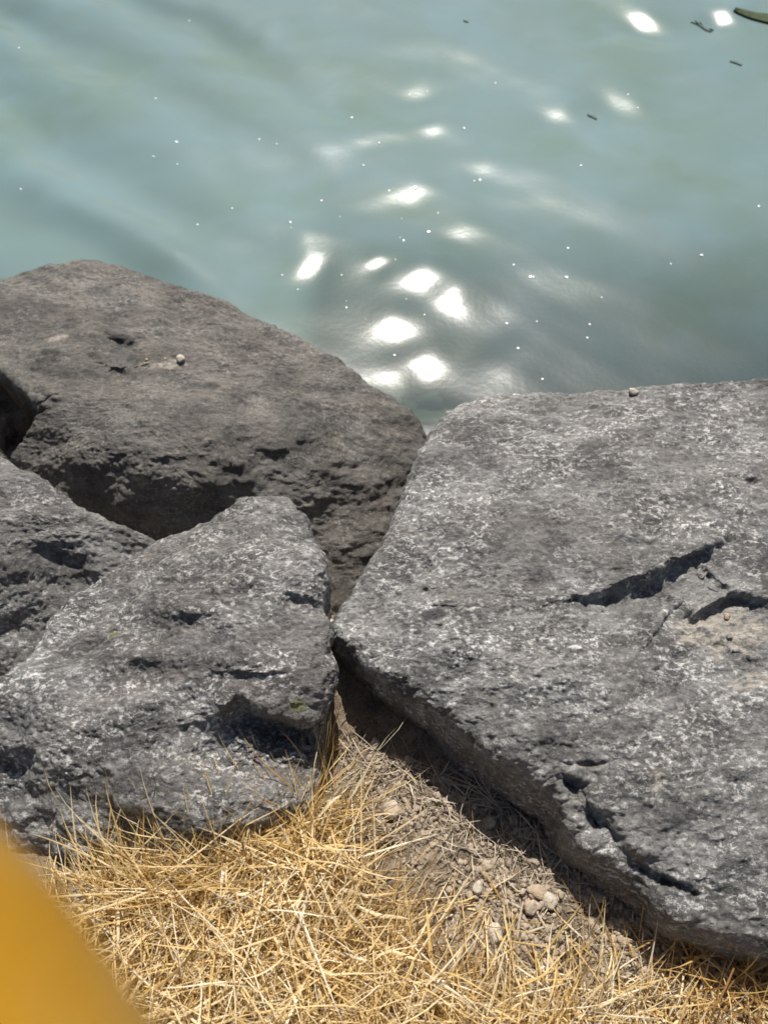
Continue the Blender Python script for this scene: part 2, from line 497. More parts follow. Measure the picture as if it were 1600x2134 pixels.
# the wet bed below the water line is silt and weed
geo = M.n('ShaderNodeNewGeometry'); sp = M.n('ShaderNodeSeparateXYZ'); M.l(geo.outputs['Position'], sp.inputs[0])
wet = M.n('ShaderNodeMapRange'); M.l(sp.outputs[2], wet.inputs[0])
wet.inputs[1].default_value = -0.12; wet.inputs[2].default_value = -0.26
bed = M.mix(M.g(M.noise(v, 5, 5, 0.6, 0.6), 0.4, 0.6), (0.15, 0.21, 0.13), (0.34, 0.36, 0.15))
col = M.mix(wet.outputs[0], col, bed)
nb = M.bump(M.noise(v, 90, 6, 0.7), 0.010)
nb = M.bump(M.noise(v, 380, 4, 0.7), 0.004, 1.0, nb)
MAT['soil'] = M.done(M.bsdf(col, 0.9, 0.2, nb).outputs[0])

gx = axis(-0.55, 0.85, 0.0035, -900, 900); gy = axis(-0.22, 0.62, 0.0035, -900, 900)
X, Y = np.meshgrid(gx, gy)
Z = ground_z(X, Y)
g = mesh_obj('ground', np.stack([X.ravel(), Y.ravel(), Z.ravel()], 1), grid_faces(len(gx), len(gy)), MAT['soil'])
tag(g, 'dry sandy bank sloping under the boulders into the lake', None, None, 'structure')

def on_ground(px, py):
    z = 0.0
    for _ in range(6):
        P = unp(px, py, z); z = float(ground_z(P[0], P[1]))
    return unp(px, py, z)

# ------------------------------------------------------------------ water
def wdir(p, q):
    a, b = unp(*p, WATER_Z)[:2], unp(*q, WATER_Z)[:2]
    d = (b - a) / np.linalg.norm(b - a)
    return np.array([-d[1], d[0]])

def waves(x, y):
    P = np.stack([x, y, np.zeros_like(x)], 1)
    wp = 0.10 * fbm(P, 0.9, 2, 0.5, 31); wq = 0.06 * fbm(P, 0.5, 2, 0.5, 37)
    h = 0
    dl = wdir((130, 330), (480, 570))
    left = 0.12 + 0.88 * sstep(0.2, -0.7, x)
    for (d, lamb, slope, ph, wgt) in (
            (dl, 0.34, 0.22, 0.6, left), (dl, 0.19, 0.035, 2.1, left),
            (np.array([0.25, 0.97]), 0.62, 0.040, 0.3, 1), (np.array([-0.35, 0.94]), 0.41, 0.035, 1.9, 1),
            (np.array([0.55, 0.83]), 0.27, 0.030, 4.2, 1), (np.array([0.05, 1.0]), 0.17, 0.018, 5.0, 1), (np.array([0.6, 0.8]), 0.085, 0.010, 2.0, 1), (np.array([-0.45, 0.9]), 0.11, 0.012, 0.7, 1)):
        k = 2 * math.pi / lamb
        h = h + wgt * slope / k * np.sin(k * (d[0] * x + d[1] * y + wp + d[0] * wq) + ph)
    h = h + 0.004 * fbm(P, 0.45, 3, 0.45, 44)
    h = h - 0.085 * 8 / (2 * math.pi) * np.sin(2 * math.pi * (y - 1.25) / 8)     # long swell
    return h

GLINTS = [(650, 555, .036), (788, 547, .022), (880, 580, .040), (940, 625, .040), (815, 685, .036), (890, 768, .040),
          (1340, 50, .058), (1506, 36, .050)]
SOFT = [(870, 198, .06, .095), (905, 265, .045, .095), (1165, 247, .05, .09), (1300, 220, .06, .095), (865, 390, .045, .08),
        (960, 495, .05, .085), (755, 300, .05, .11), (1010, 350, .035, .09), (820, 795, .035, .06), (650, 500, .04, .10), (1060, 700, .075, .20)]

def want_slope(px, py):
    z = WATER_Z
    for _ in range(5):
        P = unp(px, py, z); z = WATER_Z + float(waves(P[:1], P[1:2])[0])
    Vv = CAM - P; Vv /= np.linalg.norm(Vv)
    H = Vv + L; H /= np.linalg.norm(H)
    return P, np.array([-H[0] / H[2], -H[1] / H[2]])

def bumps():
    out = []
    for px, py, sg in GLINTS:
        P, s = want_slope(px, py)
        out.append((P, s, sg))
    for px, py, sg, off in SOFT:
        P, s = want_slope(px, py)
        out.append((P, s - np.array([0.0, off]), sg))
    return out

def wavelet(P, sg, x, y):
    """bell of one small wavelet: value and the two offsets"""
    dx, dy = x - P[0], y - P[1]
    an = math.sin(P[0] * 37) * 0.35 - 0.1
    du, dv = dx * math.cos(an) + dy * math.sin(an), -dx * math.sin(an) + dy * math.cos(an)
    return np.exp(-(du * du * 1.2 + dv * dv * 0.55) / (2 * sg * sg)), dx, dy

RAW = bumps()                                              # small wavelets standing on the swell
CX = np.array([b_[0][0] for b_ in RAW]); CY = np.array([b_[0][1] for b_ in RAW])
e_ = 1e-3
base_sx = (waves(CX + e_, CY) - waves(CX - e_, CY)) / (2 * e_)
base_sy = (waves(CX, CY + e_) - waves(CX, CY - e_)) / (2 * e_)
nB = len(RAW)
AM = np.zeros((2 * nB, 2 * nB)); rhs = np.zeros(2 * nB)
for j_, (P, sl, sg) in enumerate(RAW):
    for c_ in (0, 1):
        def fb(x, y):
            k_, dx, dy = wavelet(P, sg, x, y)
            return k_ * (dx if c_ == 0 else dy)
        AM[:nB, 2 * j_ + c_] = (fb(CX + e_, CY) - fb(CX - e_, CY)) / (2 * e_)
        AM[nB:, 2 * j_ + c_] = (fb(CX, CY + e_) - fb(CX, CY - e_)) / (2 * e_)
rhs[:nB] = np.array([b_[1][0] for b_ in RAW]) - base_sx
rhs[nB:] = np.array([b_[1][1] for b_ in RAW]) - base_sy
SOL = np.linalg.solve(AM.T @ AM + 1e-4 * np.eye(2 * nB), AM.T @ rhs)

def water_h(x, y):
    h = waves(x, y)
    for j_, (P, sl, sg) in enumerate(RAW):
        k_, dx, dy = wavelet(P, sg, x, y)
        h = h + (SOL[2 * j_] * dx + SOL[2 * j_ + 1] * dy) * k_
    return h

wx = axis(-2.2, 2.2, 0.010, -900, 900); wy = axis(0.62, 3.9, 0.009, 0.45, 900)
X, Y = np.meshgrid(wx, wy)
xf, yf = X.ravel(), Y.ravel()
far = 1 - sstep(5, 30, np.hypot(xf, yf))
Z = WATER_Z + water_h(xf, yf) * far
dep = np.maximum(WATER_Z - ground_base(xf, yf), 0)
M = Mat('lake_water')
v = M.coords()
body = M.mix(M.g(M.noise(v, 1.6, 3, 0.5, 0.5), 0.40, 0.62), (0.156, 0.235, 0.238), (0.142, 0.214, 0.184))
body = M.mix(M.g(M.noise(v, 4.5, 3, 0.5, 0.4), 0.45, 0.75), body, (0.168, 0.254, 0.266))
dif = M.n('ShaderNodeBsdfDiffuse'); M.l(body, dif.inputs[0])
tra = M.n('ShaderNodeBsdfTransparent'); tra.inputs[0].default_value = (0.78, 0.92, 0.90, 1)
mx = M.n('ShaderNodeMixShader'); M.l(M.attr('murk'), mx.inputs[0]); M.l(tra.outputs[0], mx.inputs[1]); M.l(dif.outputs[0], mx.inputs[2])
micro = M.bump(M.noise(v, 60, 3, 0.6), 0.0006, 0.5)
fr = M.n('ShaderNodeFresnel'); fr.inputs[0].default_value = 1.95; M.l(micro, fr.inputs['Normal'])
gl = M.n('ShaderNodeBsdfGlossy'); gl.inputs['Roughness'].default_value = 0.075; M.l(micro, gl.inputs['Normal'])
gw = M.n('ShaderNodeBsdfGlossy'); gw.inputs['Roughness'].default_value = 0.24; M.l(micro, gw.inputs['Normal'])
mg = M.n('ShaderNodeMixShader'); mg.inputs[0].default_value = 0.22; M.l(gl.outputs[0], mg.inputs[1]); M.l(gw.outputs[0], mg.inputs[2])
mx2 = M.n('ShaderNodeMixShader'); M.l(fr.outputs[0], mx2.inputs[0]); M.l(mx.outputs[0], mx2.inputs[1]); M.l(mg.outputs[0], mx2.inputs[2])
MAT['water'] = M.done(mx2.outputs[0])
w = mesh_obj('lake_water', np.stack([xf, yf, Z], 1), grid_faces(len(wx), len(wy)), MAT['water'], (0, 0, 0), True,
             {'murk': 1 - np.exp(-(2.1 * dep) ** 1.8)})
tag(w, 'murky blue green lake water with gentle ripples', None, None, 'structure')

# ------------------------------------------------------------------ stones, pebbles, gravel
def ico():
    p = (1 + 5 ** .5) / 2
    Vv = np.array([(-1, p, 0), (1, p, 0), (-1, -p, 0), (1, -p, 0), (0, -1, p), (0, 1, p), (0, -1, -p), (0, 1, -p), (p, 0, -1), (p, 0, 1), (-p, 0, -1), (-p, 0, 1)], float)
    Vv /= np.linalg.norm(Vv[0])
    F = [(0, 11, 5), (0, 5, 1), (0, 1, 7), (0, 7, 10), (0, 10, 11), (1, 5, 9), (5, 11, 4), (11, 10, 2), (10, 7, 6), (7, 1, 8), (3, 9, 4), (3, 4, 2), (3, 2, 6), (3, 6, 8), (3, 8, 9), (4, 9, 5), (2, 4, 11), (6, 2, 10), (8, 6, 7), (9, 8, 1)]
    return Vv, F

def subdiv(Vv, F):
    Vv = Vv.tolist(); out = []; c = {}
    def mid(a, b):
        k = (min(a, b), max(a, b))
        if k not in c:
            m = (np.array(Vv[a]) + np.array(Vv[b])) / 2; m /= np.linalg.norm(m)
            Vv.append(m.tolist()); c[k] = len(Vv) - 1
        return c[k]
    for a, b, d in F:
        ab, bd, da = mid(a, b), mid(b, d), mid(d, a)
        out += [(a, ab, da), (ab, b, bd), (da, bd, d), (ab, bd, da)]
    return np.array(Vv), out

I0 = ico(); I1 = subdiv(*I0); I2 = subdiv(*I1); I3s = subdiv(*I2)

def stone_shape(base, seed, size, lump=0.28):
    Vv = base[0]
    r = 1 + lump * fbm(Vv, 1.1, 3, 0.5, seed)
    P = Vv * r[:, None]
    rs = np.random.default_rng(int(abs(seed) * 1000) % 99991)
    for _ in range(7):                                     # broken faces
        nn = rs.normal(size=3); nn /= np.linalg.norm(nn)
        P = P - np.maximum(P @ nn - rs.uniform(0.55, 0.9), 0)[:, None] * nn
    P = P * np.array(size)
    a = (seed * 7.7) % (2 * math.pi)
    R = np.array([[math.cos(a), -math.sin(a), 0], [math.sin(a), math.cos(a), 0], [0, 0, 1]])
    return P @ R.T

def pebble_mat(name, c1, c2, dusty=(0.5, 0.43, 0.35)):
    M = Mat(name); v = M.coords()
    col = M.mix(M.g(M.noise(v, 90, 5, 0.65), 0.35, 0.65), c1, c2)
    col = M.mix(M.math('MULTIPLY', M.g(M.noise(v, 420, 3, 0.65), 0.5, 0.65), 0.5), col, dusty)
    col = M.mix(M.math('MULTIPLY', M.attr('tone'), 0.55), col, (0.20, 0.155, 0.115))
    return M.done(M.bsdf(col, 0.85, 0.25, M.bump(M.noise(v, 300, 5, 0.7), 0.003)).outputs[0])

MAT['gravel'] = pebble_mat('sandy_gravel', (0.38, 0.30, 0.22), (0.58, 0.48, 0.375))
MAT['pale'] = pebble_mat('pale_pebble', (0.52, 0.46, 0.38), (0.64, 0.58, 0.50))
MAT['tan'] = pebble_mat('tan_pebble', (0.42, 0.32, 0.22), (0.55, 0.44, 0.33))
MAT['grey'] = pebble_mat('grey_pebble', (0.24, 0.23, 0.215), (0.38, 0.36, 0.335))

def px_size(P): return np.linalg.norm(P - CAM) / FPX

def pebble(px, py, r, label, mat, where='ground', flat=0.75, seed=None, lump=0.25, wide=1.15, lift=0.0):
    P = on_ground(px, py) if where == 'ground' else BOULD[where][1](px, py)
    if where != 'ground':                                  # settle on the real, displaced surface
        G = BOULD[where][2].reshape(-1, 3)
        for _ in range(3):
            k = np.argmin((G[:, 0] - P[0]) ** 2 + (G[:, 1] - P[1]) ** 2 + 0 * G[:, 2])
            P = unp(px, py, G[k, 2])
    k = px_size(P) * r
    V_ = stone_shape(I2, seed if seed else px * 0.37 + py * 0.11, (k * wide, k, k * flat), lump)
    o = mesh_obj('pebble', V_, I2[1], MAT[mat], P + np.array([0, 0, k * flat * 0.55 + lift]), True, {'tone': np.zeros(len(V_))})
    tag(o, label, 'pebble', 'loose pebbles')
    return o

pebble(377, 751, 8.5, 'round pale pebble sitting alone on the brownish boulder at the water edge', 'pale', 'back', 0.9, lump=0.1)
pebble(306, 750, 3.2, 'tiny sandy grain at the left end of the sand streak on the brownish boulder', 'tan', 'back')
pebble(345, 748, 3, 'tiny sandy grain in the middle of the sand streak on the brownish boulder', 'tan', 'back')
pebble(1318, 818, 8, 'small white pebble on the far rim of the flat right boulder', 'pale', 'right', 0.8)
pebble(1512, 1288, 8, 'tan crumb in the sandy hollow of the flat right boulder', 'tan', 'right')
pebble(1518, 1326, 6, 'grey crumb at the top of the hairline crack on the right boulder', 'grey', 'right')
pebble(1252, 879, 7, 'low grey bump of stone lying near the far side of the right boulder', 'grey', 'right', 0.5)
pebble(687, 1301, 11, 'upper pale pebble wedged in the gap between the two front boulders', 'pale', 'ground', 0.9, lump=0.15)
pebble(687, 1322, 10, 'lower tan pebble wedged in the gap between the two front boulders', 'tan', 'ground', 0.85, lump=0.15)
pebble(818, 1691, 19, 'largest sandy clod on the soil above the dry grass, left of the shade', 'gravel', 'ground', 0.8, lump=0.35)
pebble(784, 1553, 12, 'pale angular stone at the foot of the shaded boulder face', 'pale', 'ground', 0.6, lump=0.4)
pebble(1018, 1714, 12, 'round sandy pebble in the shade of the right boulder, left of a pair', 'gravel')
pebble(1068, 1710, 11, 'round sandy pebble in the shade of the right boulder, right of a pair', 'gravel')
pebble(1116, 1857, 15, 'brownish clod in the middle of the sunlit gravel', 'tan', lump=0.35)
pebble(1142, 1877, 14, 'pale knobbly stone just below the brownish clod in the gravel', 'pale', lump=0.35)
pebble(1242, 1867, 11, 'oval sandy pebble on gravel beside the tip of a long straw', 'gravel')
pebble(1300, 1851, 12, 'tan round pebble in the group of three under the right boulder rim', 'tan')
pebble(1324, 1859, 11, 'white round pebble in the group of three under the right boulder rim', 'pale')
pebble(1282, 1848, 7, 'smallest grey pebble in the group of three under the right boulder rim', 'grey')
pebble(1199, 1768, 9, 'single pale pebble at the foot of the right boulder notch', 'pale', 'ground', 0.9)
pebble(1028, 1948, 17, 'pinkish pale angular stone among grass stems beside the gravel', 'pale', lump=0.4)
pebble(995, 1851, 11, 'pale oval pebble at the left rim of the gravel patch', 'pale')
pebble(1015, 1806, 12, 'pale lumpy pebble at the upper left of the gravel patch', 'gravel', lump=0.35)
pebble(1113, 1797, 11, 'pale clod just left of the dead brown tuft on the gravel', 'gravel', lump=0.35)
pebble(1104, 1892, 14, 'cluster-like sandy lump at the left foot of the pale knobbly stone', 'gravel', lump=0.5)
pebble(1352, 1885, 14, 'crumbly brown clod against the low corner of the right boulder', 'tan', lump=0.5)
pebble(190, 1905, 46, 'pale grey stone half hidden between the dry grass and the mustard cloth', 'grey', 'ground', 0.6, lump=0.3)
pebble(718, 1708, 13, 'sandy pebble half hidden in the grass tuft by the front boulder', 'gravel')

def scatter(name, label, spots, sizes, base, mat, lump=0.3):
    nb = len(base[0]); Fb = np.array(base[1]); shapes = [stone_shape(base, s * 3.1 + 1, (1.1, 0.95, 0.75), lump) for s in range(14)]
    Vs, Fs, tone = [], [], []
    for i, (P, s) in enumerate(zip(spots, sizes)):
        Vs.append(shapes[i % 14] * s + P + np.array([0, 0, s * 0.3])); Fs.append(Fb + i * nb)
        tone.append(np.full(nb, rng.random() ** 1.6))
    o = mesh_obj(name, np.concatenate(Vs), np.concatenate(Fs), MAT[mat], (0, 0, 0), True, {'tone': np.concatenate(tone)})
    return tag(o, label, None, None, 'stuff')

def in_poly(x, y, poly):
    c = np.zeros(x.shape, bool); n = len(poly)
    for i in range(n):
        x0, y0 = poly[i]; x1, y1 = poly[(i + 1) % n]
        m = ((y0 > y) != (y1 > y)) & (x < (x1 - x0) * (y - y0) / (y1 - y0 + 1e-12) + x0)
        c ^= m
    return c

def region(px, n, dens=None):
    """n random ground points inside a patch whose corners are given on the photograph"""
    W = np.array([on_ground(*p)[:2] for p in px])
    lo, hi = W.min(0), W.max(0); out = np.zeros((0, 2))
    while len(out) < n:
        q = lo + rng.random((n * 2, 2)) * (hi - lo)
        q = q[in_poly(q[:, 0], q[:, 1], W)]
        if dens is not None:
            q = q[rng.random(len(q)) < dens(q)]
        out = np.r_[out, q]
    out = out[:n]
    return np.c_[out, ground_z(out[:, 0], out[:, 1])]

GR = [(700, 1540), (760, 1545), (900, 1600), (1060, 1690), (1200, 1780), (1380, 1900), (1450, 2000), (1620, 2080), (1620, 2140), (1150, 2140), (950, 1980), (880, 1850), (740, 1720)]
clump = lambda q: np.clip(0.35 + 0.9 * perlin(np.c_[q * 26, np.zeros(len(q))]), 0.04, 1)
sp = region(GR, 3800, clump)
sz = 0.0012 + 0.0036 * rng.random(3800) ** 3
scatter('gravel', 'loose beige gravel and grit scattered over the dry soil', sp, sz, I1, 'gravel', 0.35)
sp = region([(900, 1740), (1000, 1770), (1180, 1800), (1340, 1890), (1400, 1990), (1250, 2040), (1100, 2030), (960, 1930)], 300, clump)
sz = 0.0018 + 0.0028 * rng.random(300) ** 2
scatter('gravel', 'coarser beige gravel heaped beside the right boulder', sp, sz, I2, 'gravel', 0.4)

# stones lying on the lake bed
M = Mat('drowned_stone'); v = M.coords()
col = M.mix(M.attr('tone'), (0.62, 0.57, 0.40), (0.04, 0.07, 0.07))
MAT['bed'] = M.done(M.bsdf(col, 0.8, 0.2).outputs[0])
bx = rng.uniform(-1.6, 1.9, 420); by = rng.uniform(0.85, 2.3, 420)
bsz = rng.uniform(0.02, 0.062, 420)
scatter('lakebed_stones', 'drowned stones lying on the shallow lake bed', np.c_[bx, by, ground_z(bx, by)], bsz, I2, 'bed', 0.3)

# ------------------------------------------------------------------ dry grass
M = Mat('dry_grass')
v = M.coords()
tint = M.attr('tint')
col = M.ramp(tint, [(0.0, (0.24, 0.13, 0.05)), (0.25, (0.55, 0.345, 0.115)), (0.6, (0.74, 0.53, 0.215)), (0.85, (0.84, 0.68, 0.40)), (1.0, (0.86, 0.78, 0.60))])
col = M.mix(M.math('MULTIPLY', M.g(M.noise(v, 120, 3, 0.6), 0.5, 0.7), 0.35), col, (0.38, 0.22, 0.08))
b = M.bsdf(col, 0.5, 0.4)
tl = M.n('ShaderNodeBsdfTranslucent'); M.l(col, tl.inputs[0])
mx = M.n('ShaderNodeMixShader'); mx.inputs[0].default_value = 0.32
M.l(b.outputs[0], mx.inputs[1]); M.l(tl.outputs[0], mx.inputs[2])
MAT['grass'] = M.done(mx.outputs[0])
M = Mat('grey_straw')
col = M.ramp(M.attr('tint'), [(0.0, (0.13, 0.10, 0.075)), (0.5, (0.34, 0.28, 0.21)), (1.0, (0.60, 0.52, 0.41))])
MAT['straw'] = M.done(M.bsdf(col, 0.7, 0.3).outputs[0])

def blades(base, az, lean, curl, length, width, tint, seg=7, kink=0.0):
    """curved, tapering, slightly folded leaf strips; lean is the start angle from upright, curl the total bend"""
    n = len(base); P = base.copy(); rows = []
    hv = np.stack([np.cos(az), np.sin(az), np.zeros(n)], 1)
    side = np.stack([-np.sin(az), np.cos(az), np.zeros(n)], 1)
    tw0 = rng.normal(0, 0.5, n); sway = rng.normal(0, 0.8, n)
    kseg = rng.integers(1, seg, n); kang = rng.normal(0, kink, n)
    ang = lean.copy()
    for i in range(seg + 1):
        t = i / seg
        tan = hv * np.sin(ang)[:, None] + np.array([0, 0, 1.0]) * np.cos(ang)[:, None]
        nrm = np.cross(tan, side)
        tw = tw0 + sway * t * 2
        wv = side * np.cos(tw)[:, None] + nrm * np.sin(tw)[:, None]
        fold = np.cross(tan, wv)
        wd = width * (1.0 if t < .55 else 1 - 0.9 * ((t - .55) / .45) ** 1.4) * (0.75 + 0.25 * min(1, t * 4))
        rows.append(np.stack([P - wv * wd[:, None] / 2, P + fold * (wd * 0.22)[:, None], P + wv * wd[:, None] / 2], 1))
        ang = ang + curl / seg + np.where(kseg == i, kang, 0)
        P = P + tan * (length / seg)[:, None] + side * (sway * length / seg * 0.9 * math.sin(2.6 * t + 0.3))[:, None]
    V_ = np.stack(rows, 1)                                   # n, seg+1, 3, 3
    m = (seg + 1) * 3
    f = []
    for i in range(seg):
        for j in (0, 1):
            a = i * 3 + j
            f.append((a, a + 1, a + 4, a + 3))
    F = (np.arange(n) * m)[:, None, None] + np.array(f)[None]
    return V_.reshape(-1, 3), F.reshape(-1, 4), np.repeat(tint, m)

def grass_obj(name, parts, mat):
    Vs, Fs, Ts, k = [], [], [], 0
    for V_, F, T in parts:
        Vs.append(V_); Fs.append(F + k); Ts.append(T); k += len(V_)
    return mesh_obj(name, np.concatenate(Vs), np.concatenate(Fs), MAT[mat], (0, 0, 0), True, {'tint': np.concatenate(Ts)})

def ground_floor(parts, clear=0.0015):
    out = []
    for V_, F, T in parts:
        gz = ground_z(V_[:, 0], V_[:, 1]) + clear
        V_ = V_.copy(); V_[:, 2] = np.maximum(V_[:, 2], gz)
        out.append((V_, F, T))
    return out

def U(a, b, n): return rng.uniform(a, b, n)

MAIN = [(150, 1885), (300, 1825), (420, 1790), (560, 1755), (640, 1720), (680, 1700), (710, 1760), (760, 1850), (830, 1930), (900, 2010), (1000, 2090),
        (1100, 2150), (1150, 2300), (1100, 2500), (100, 2500), (-100, 2200), (60, 1960)]
parts = []
gclump = lambda q: np.clip(0.55 + 0.9 * perlin(np.c_[q * 16, np.full(len(q), 3.3)]), 0.08, 1)
n = 3000; B = region(MAIN, n, gclump)
parts.append(blades(B, U(0, 2 * math.pi, n), np.abs(rng.normal(1.05, 0.32, n)), U(0.0, 1.1, n), U(0.04, 0.11, n), U(0.0007, 0.0018, n), np.clip(rng.normal(0.64, 0.33, n), 0, 1), kink=0.45))
n = 4200; B = region(MAIN, n)                                 # fallen thatch underneath, tinted darker to imitate shade in the gaps
B[:, 2] += U(0.002, 0.02, n)
parts.append(blades(B, U(0, 2 * math.pi, n), U(1.2, 1.6, n), rng.normal(0.1, 0.35, n), U(0.04, 0.12, n), U(0.0007, 0.0019, n), np.clip(rng.normal(0.45, 0.36, n), 0, 1), kink=0.3))
n = 2000; B = region(MAIN, n); B[:, 2] += U(0.015, 0.05, n)    # long pale blades lying over the top
parts.append(blades(B, U(0, 2 * math.pi, n), U(1.15, 1.6, n), rng.normal(0.25, 0.3, n), U(0.05, 0.14, n), U(0.0009, 0.0022, n), np.clip(rng.normal(0.78, 0.15, n), 0, 1), kink=0.3))
n = 420; B = region(MAIN, n); B[:, 2] += U(0.005, 0.04, n)     # broad flattened leaves
parts.append(blades(B, U(0, 2 * math.pi, n), U(1.0, 1.6, n), rng.normal(0.3, 0.6, n), U(0.03, 0.09, n), U(0.0028, 0.0045, n), np.clip(rng.normal(0.85, 0.2, n), 0, 1), kink=0.7))
EDGE = [(170, 1860), (330, 1800), (480, 1755), (600, 1725), (680, 1690), (660, 1810), (420, 1890), (230, 1950)]
n = 380; B = region(EDGE, n); B[:, 2] += U(0, 0.035, n)        # blades leaning out over the boulder
parts.append(blades(B, rng.normal(1.9, 0.75, n), U(0.5, 1.2, n), rng.normal(0.3, 0.4, n), U(0.05, 0.13, n), U(0.0009, 0.002, n), np.clip(rng.normal(0.6, 0.2, n), 0, 1), kink=0.12))
o = grass_obj('dry_grass', ground_floor(parts), 'grass')
tag(o, 'matted golden dry grass covering the bottom of the bank', None, None, 'stuff')

SPARSE = [(940, 2000), (1080, 2050), (1300, 2050), (1480, 2060), (1700, 2080), (1750, 2500), (1150, 2500), (1060, 2060)]
parts = []
n = 480; B = region(SPARSE, n, gclump)
parts.append(blades(B, U(0, 2 * math.pi, n), np.abs(rng.normal(0.9, 0.4, n)), U(0, 1.0, n), U(0.04, 0.11, n), U(0.0011, 0.0024, n), np.clip(rng.normal(0.75, 0.22, n), 0, 1), kink=0.3))
n = 750; B = region(SPARSE, n); B[:, 2] += U(0.001, 0.012, n)
parts.append(blades(B, U(0, 2 * math.pi, n), U(1.3, 1.6, n), rng.normal(0, 0.3, n), U(0.03, 0.09, n), U(0.0012, 0.0026, n), np.clip(rng.normal(0.8, 0.22, n), 0, 1), kink=0.3))
n = 60; B = region([(900, 1870), (1000, 1840), (1150, 1930), (1380, 1960), (1400, 2020), (1050, 2010)], n)
parts.append(blades(B, U(0, 2 * math.pi, n), np.abs(rng.normal(0.8, 0.4, n)), U(0, 0.9, n), U(0.04, 0.10, n), U(0.0012, 0.0024, n), np.clip(rng.normal(0.7, 0.2, n), 0, 1), kink=0.2))
o = grass_obj('dry_grass', ground_floor(parts), 'grass')
tag(o, 'thin pale dry grass over the gravel at lower right', None, None, 'stuff')

def tuft(px, py, n, spread, label, az0, azs, ln, lean=(0.15, 0.8), tint=0.5, mat='grass', w=(0.0012, 0.0026)):
    P = on_ground(px, py)
    B = np.c_[P[0] + rng.normal(0, spread, n), P[1] + rng.normal(0, spread, n), np.zeros(n)]
    B[:, 2] = ground_z(B[:, 0], B[:, 1])
    p = blades(B, rng.normal(az0, azs, n), U(*lean, n), U(0, 0.9, n), U(*ln, n), U(*w, n), np.clip(rng.normal(tint, 0.2, n), 0, 1), kink=0.2)
    p = ground_floor([p])[0]
    o = grass_obj('grass_tuft', [(p[0] - P, p[1], p[2])], mat); o.location = P
    return tag(o, label, 'grass tuft', 'grass tufts')

tuft(658, 1700, 62, 0.016, 'upright golden grass tuft at the mouth of the gap between the boulders', 1.4, 1.6, (0.05, 0.12), (0.15, 1.1), 0.55)
tuft(682, 1560, 26, 0.007, 'short straw sprigs growing out of the gap between the front boulders', 1.0, 1.5, (0.02, 0.055), (0.1, 0.8), 0.6)
tuft(1540, 2055, 120, 0.022, 'orange-brown grass tuft in the lower right corner under the boulder', 1.9, 1.3, (0.05, 0.11), (0.3, 1.1), 0.25)
tuft(1420, 2000, 24, 0.012, 'few bent orange blades at the low corner of the right boulder', 2.0, 1.4, (0.04, 0.08), (0.3, 1.0), 0.35)
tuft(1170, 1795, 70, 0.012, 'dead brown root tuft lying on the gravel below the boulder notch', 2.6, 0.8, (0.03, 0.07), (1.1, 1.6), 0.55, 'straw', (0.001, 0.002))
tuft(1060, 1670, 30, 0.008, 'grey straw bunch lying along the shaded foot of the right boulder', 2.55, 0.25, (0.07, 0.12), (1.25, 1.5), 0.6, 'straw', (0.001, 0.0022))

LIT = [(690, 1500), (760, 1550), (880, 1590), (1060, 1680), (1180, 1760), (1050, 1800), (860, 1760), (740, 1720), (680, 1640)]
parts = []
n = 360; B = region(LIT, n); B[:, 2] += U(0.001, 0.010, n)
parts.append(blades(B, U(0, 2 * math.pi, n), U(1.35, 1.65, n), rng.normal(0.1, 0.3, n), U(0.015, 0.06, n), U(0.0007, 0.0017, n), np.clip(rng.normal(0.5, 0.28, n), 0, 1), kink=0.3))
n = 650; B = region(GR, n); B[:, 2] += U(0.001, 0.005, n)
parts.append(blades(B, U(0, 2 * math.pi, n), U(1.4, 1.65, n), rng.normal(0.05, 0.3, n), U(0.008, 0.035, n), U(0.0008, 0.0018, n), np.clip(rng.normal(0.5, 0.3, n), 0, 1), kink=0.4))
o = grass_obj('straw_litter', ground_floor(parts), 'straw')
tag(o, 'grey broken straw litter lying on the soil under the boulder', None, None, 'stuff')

def stalk(px, label, width, tint, lift=0.004, mat='grass'):
    pts = np.array([on_ground(*p) + np.array([0, 0, lift]) for p in px]); P0 = pts[0].copy()
    D = np.array([pts[0] + (pts[-1] - pts[0]) * t for t in np.linspace(0, 1, 9)]) if len(pts) == 2 else np.array([
        (1 - t) ** 2 * pts[0] + 2 * t * (1 - t) * pts[1] + t * t * pts[2] for t in np.linspace(0, 1, 9)])
    Vs, F = [], []
    for i, p in enumerate(D):
        tn = D[min(i + 1, 8)] - D[max(i - 1, 0)]; tn /= np.linalg.norm(tn)
        s = np.cross(tn, [0, 0, 1.0]); s /= np.linalg.norm(s); up = np.cross(s, tn)
        r = width / 2 * (1 - 0.5 * i / 8)
        for k in range(6):
            a = k * math.pi / 3
            Vs.append(p - P0 + s * r * math.cos(a) + up * r * 0.6 * math.sin(a))
    for i in range(8):
        for k in range(6):
            F.append((i * 6 + k, i * 6 + (k + 1) % 6, i * 6 + 6 + (k + 1) % 6, i * 6 + 6 + k))
    F += [tuple(range(5, -1, -1)), tuple(range(48, 54))]
    o = mesh_obj('straw_stalk', np.array(Vs), F, MAT[mat], P0, True, {'tint': np.full(len(Vs), tint)})
    return tag(o, label, 'straw', 'single stalks')

stalk([(1286, 1870), (1245, 1810), (1190, 1780)], 'long pale straw stalk lying across the gravel towards the boulder notch', 0.0034, 0.9, 0.006, 'straw')
stalk([(1048, 1945), (1035, 1925), (1022, 1905)], 'short wide grey straw piece beside the pinkish stone', 0.0050, 0.3, 0.005, 'straw')
stalk([(1075, 1960), (1080, 1910), (1088, 1880)], 'upright grey flat straw at the left side of the gravel', 0.0042, 0.6, 0.006, 'straw')
stalk([(1095, 1945), (1120, 1935), (1140, 1930)], 'flat grey straw splinter lying below the sunlit gravel', 0.0036, 0.7, 0.005, 'straw')

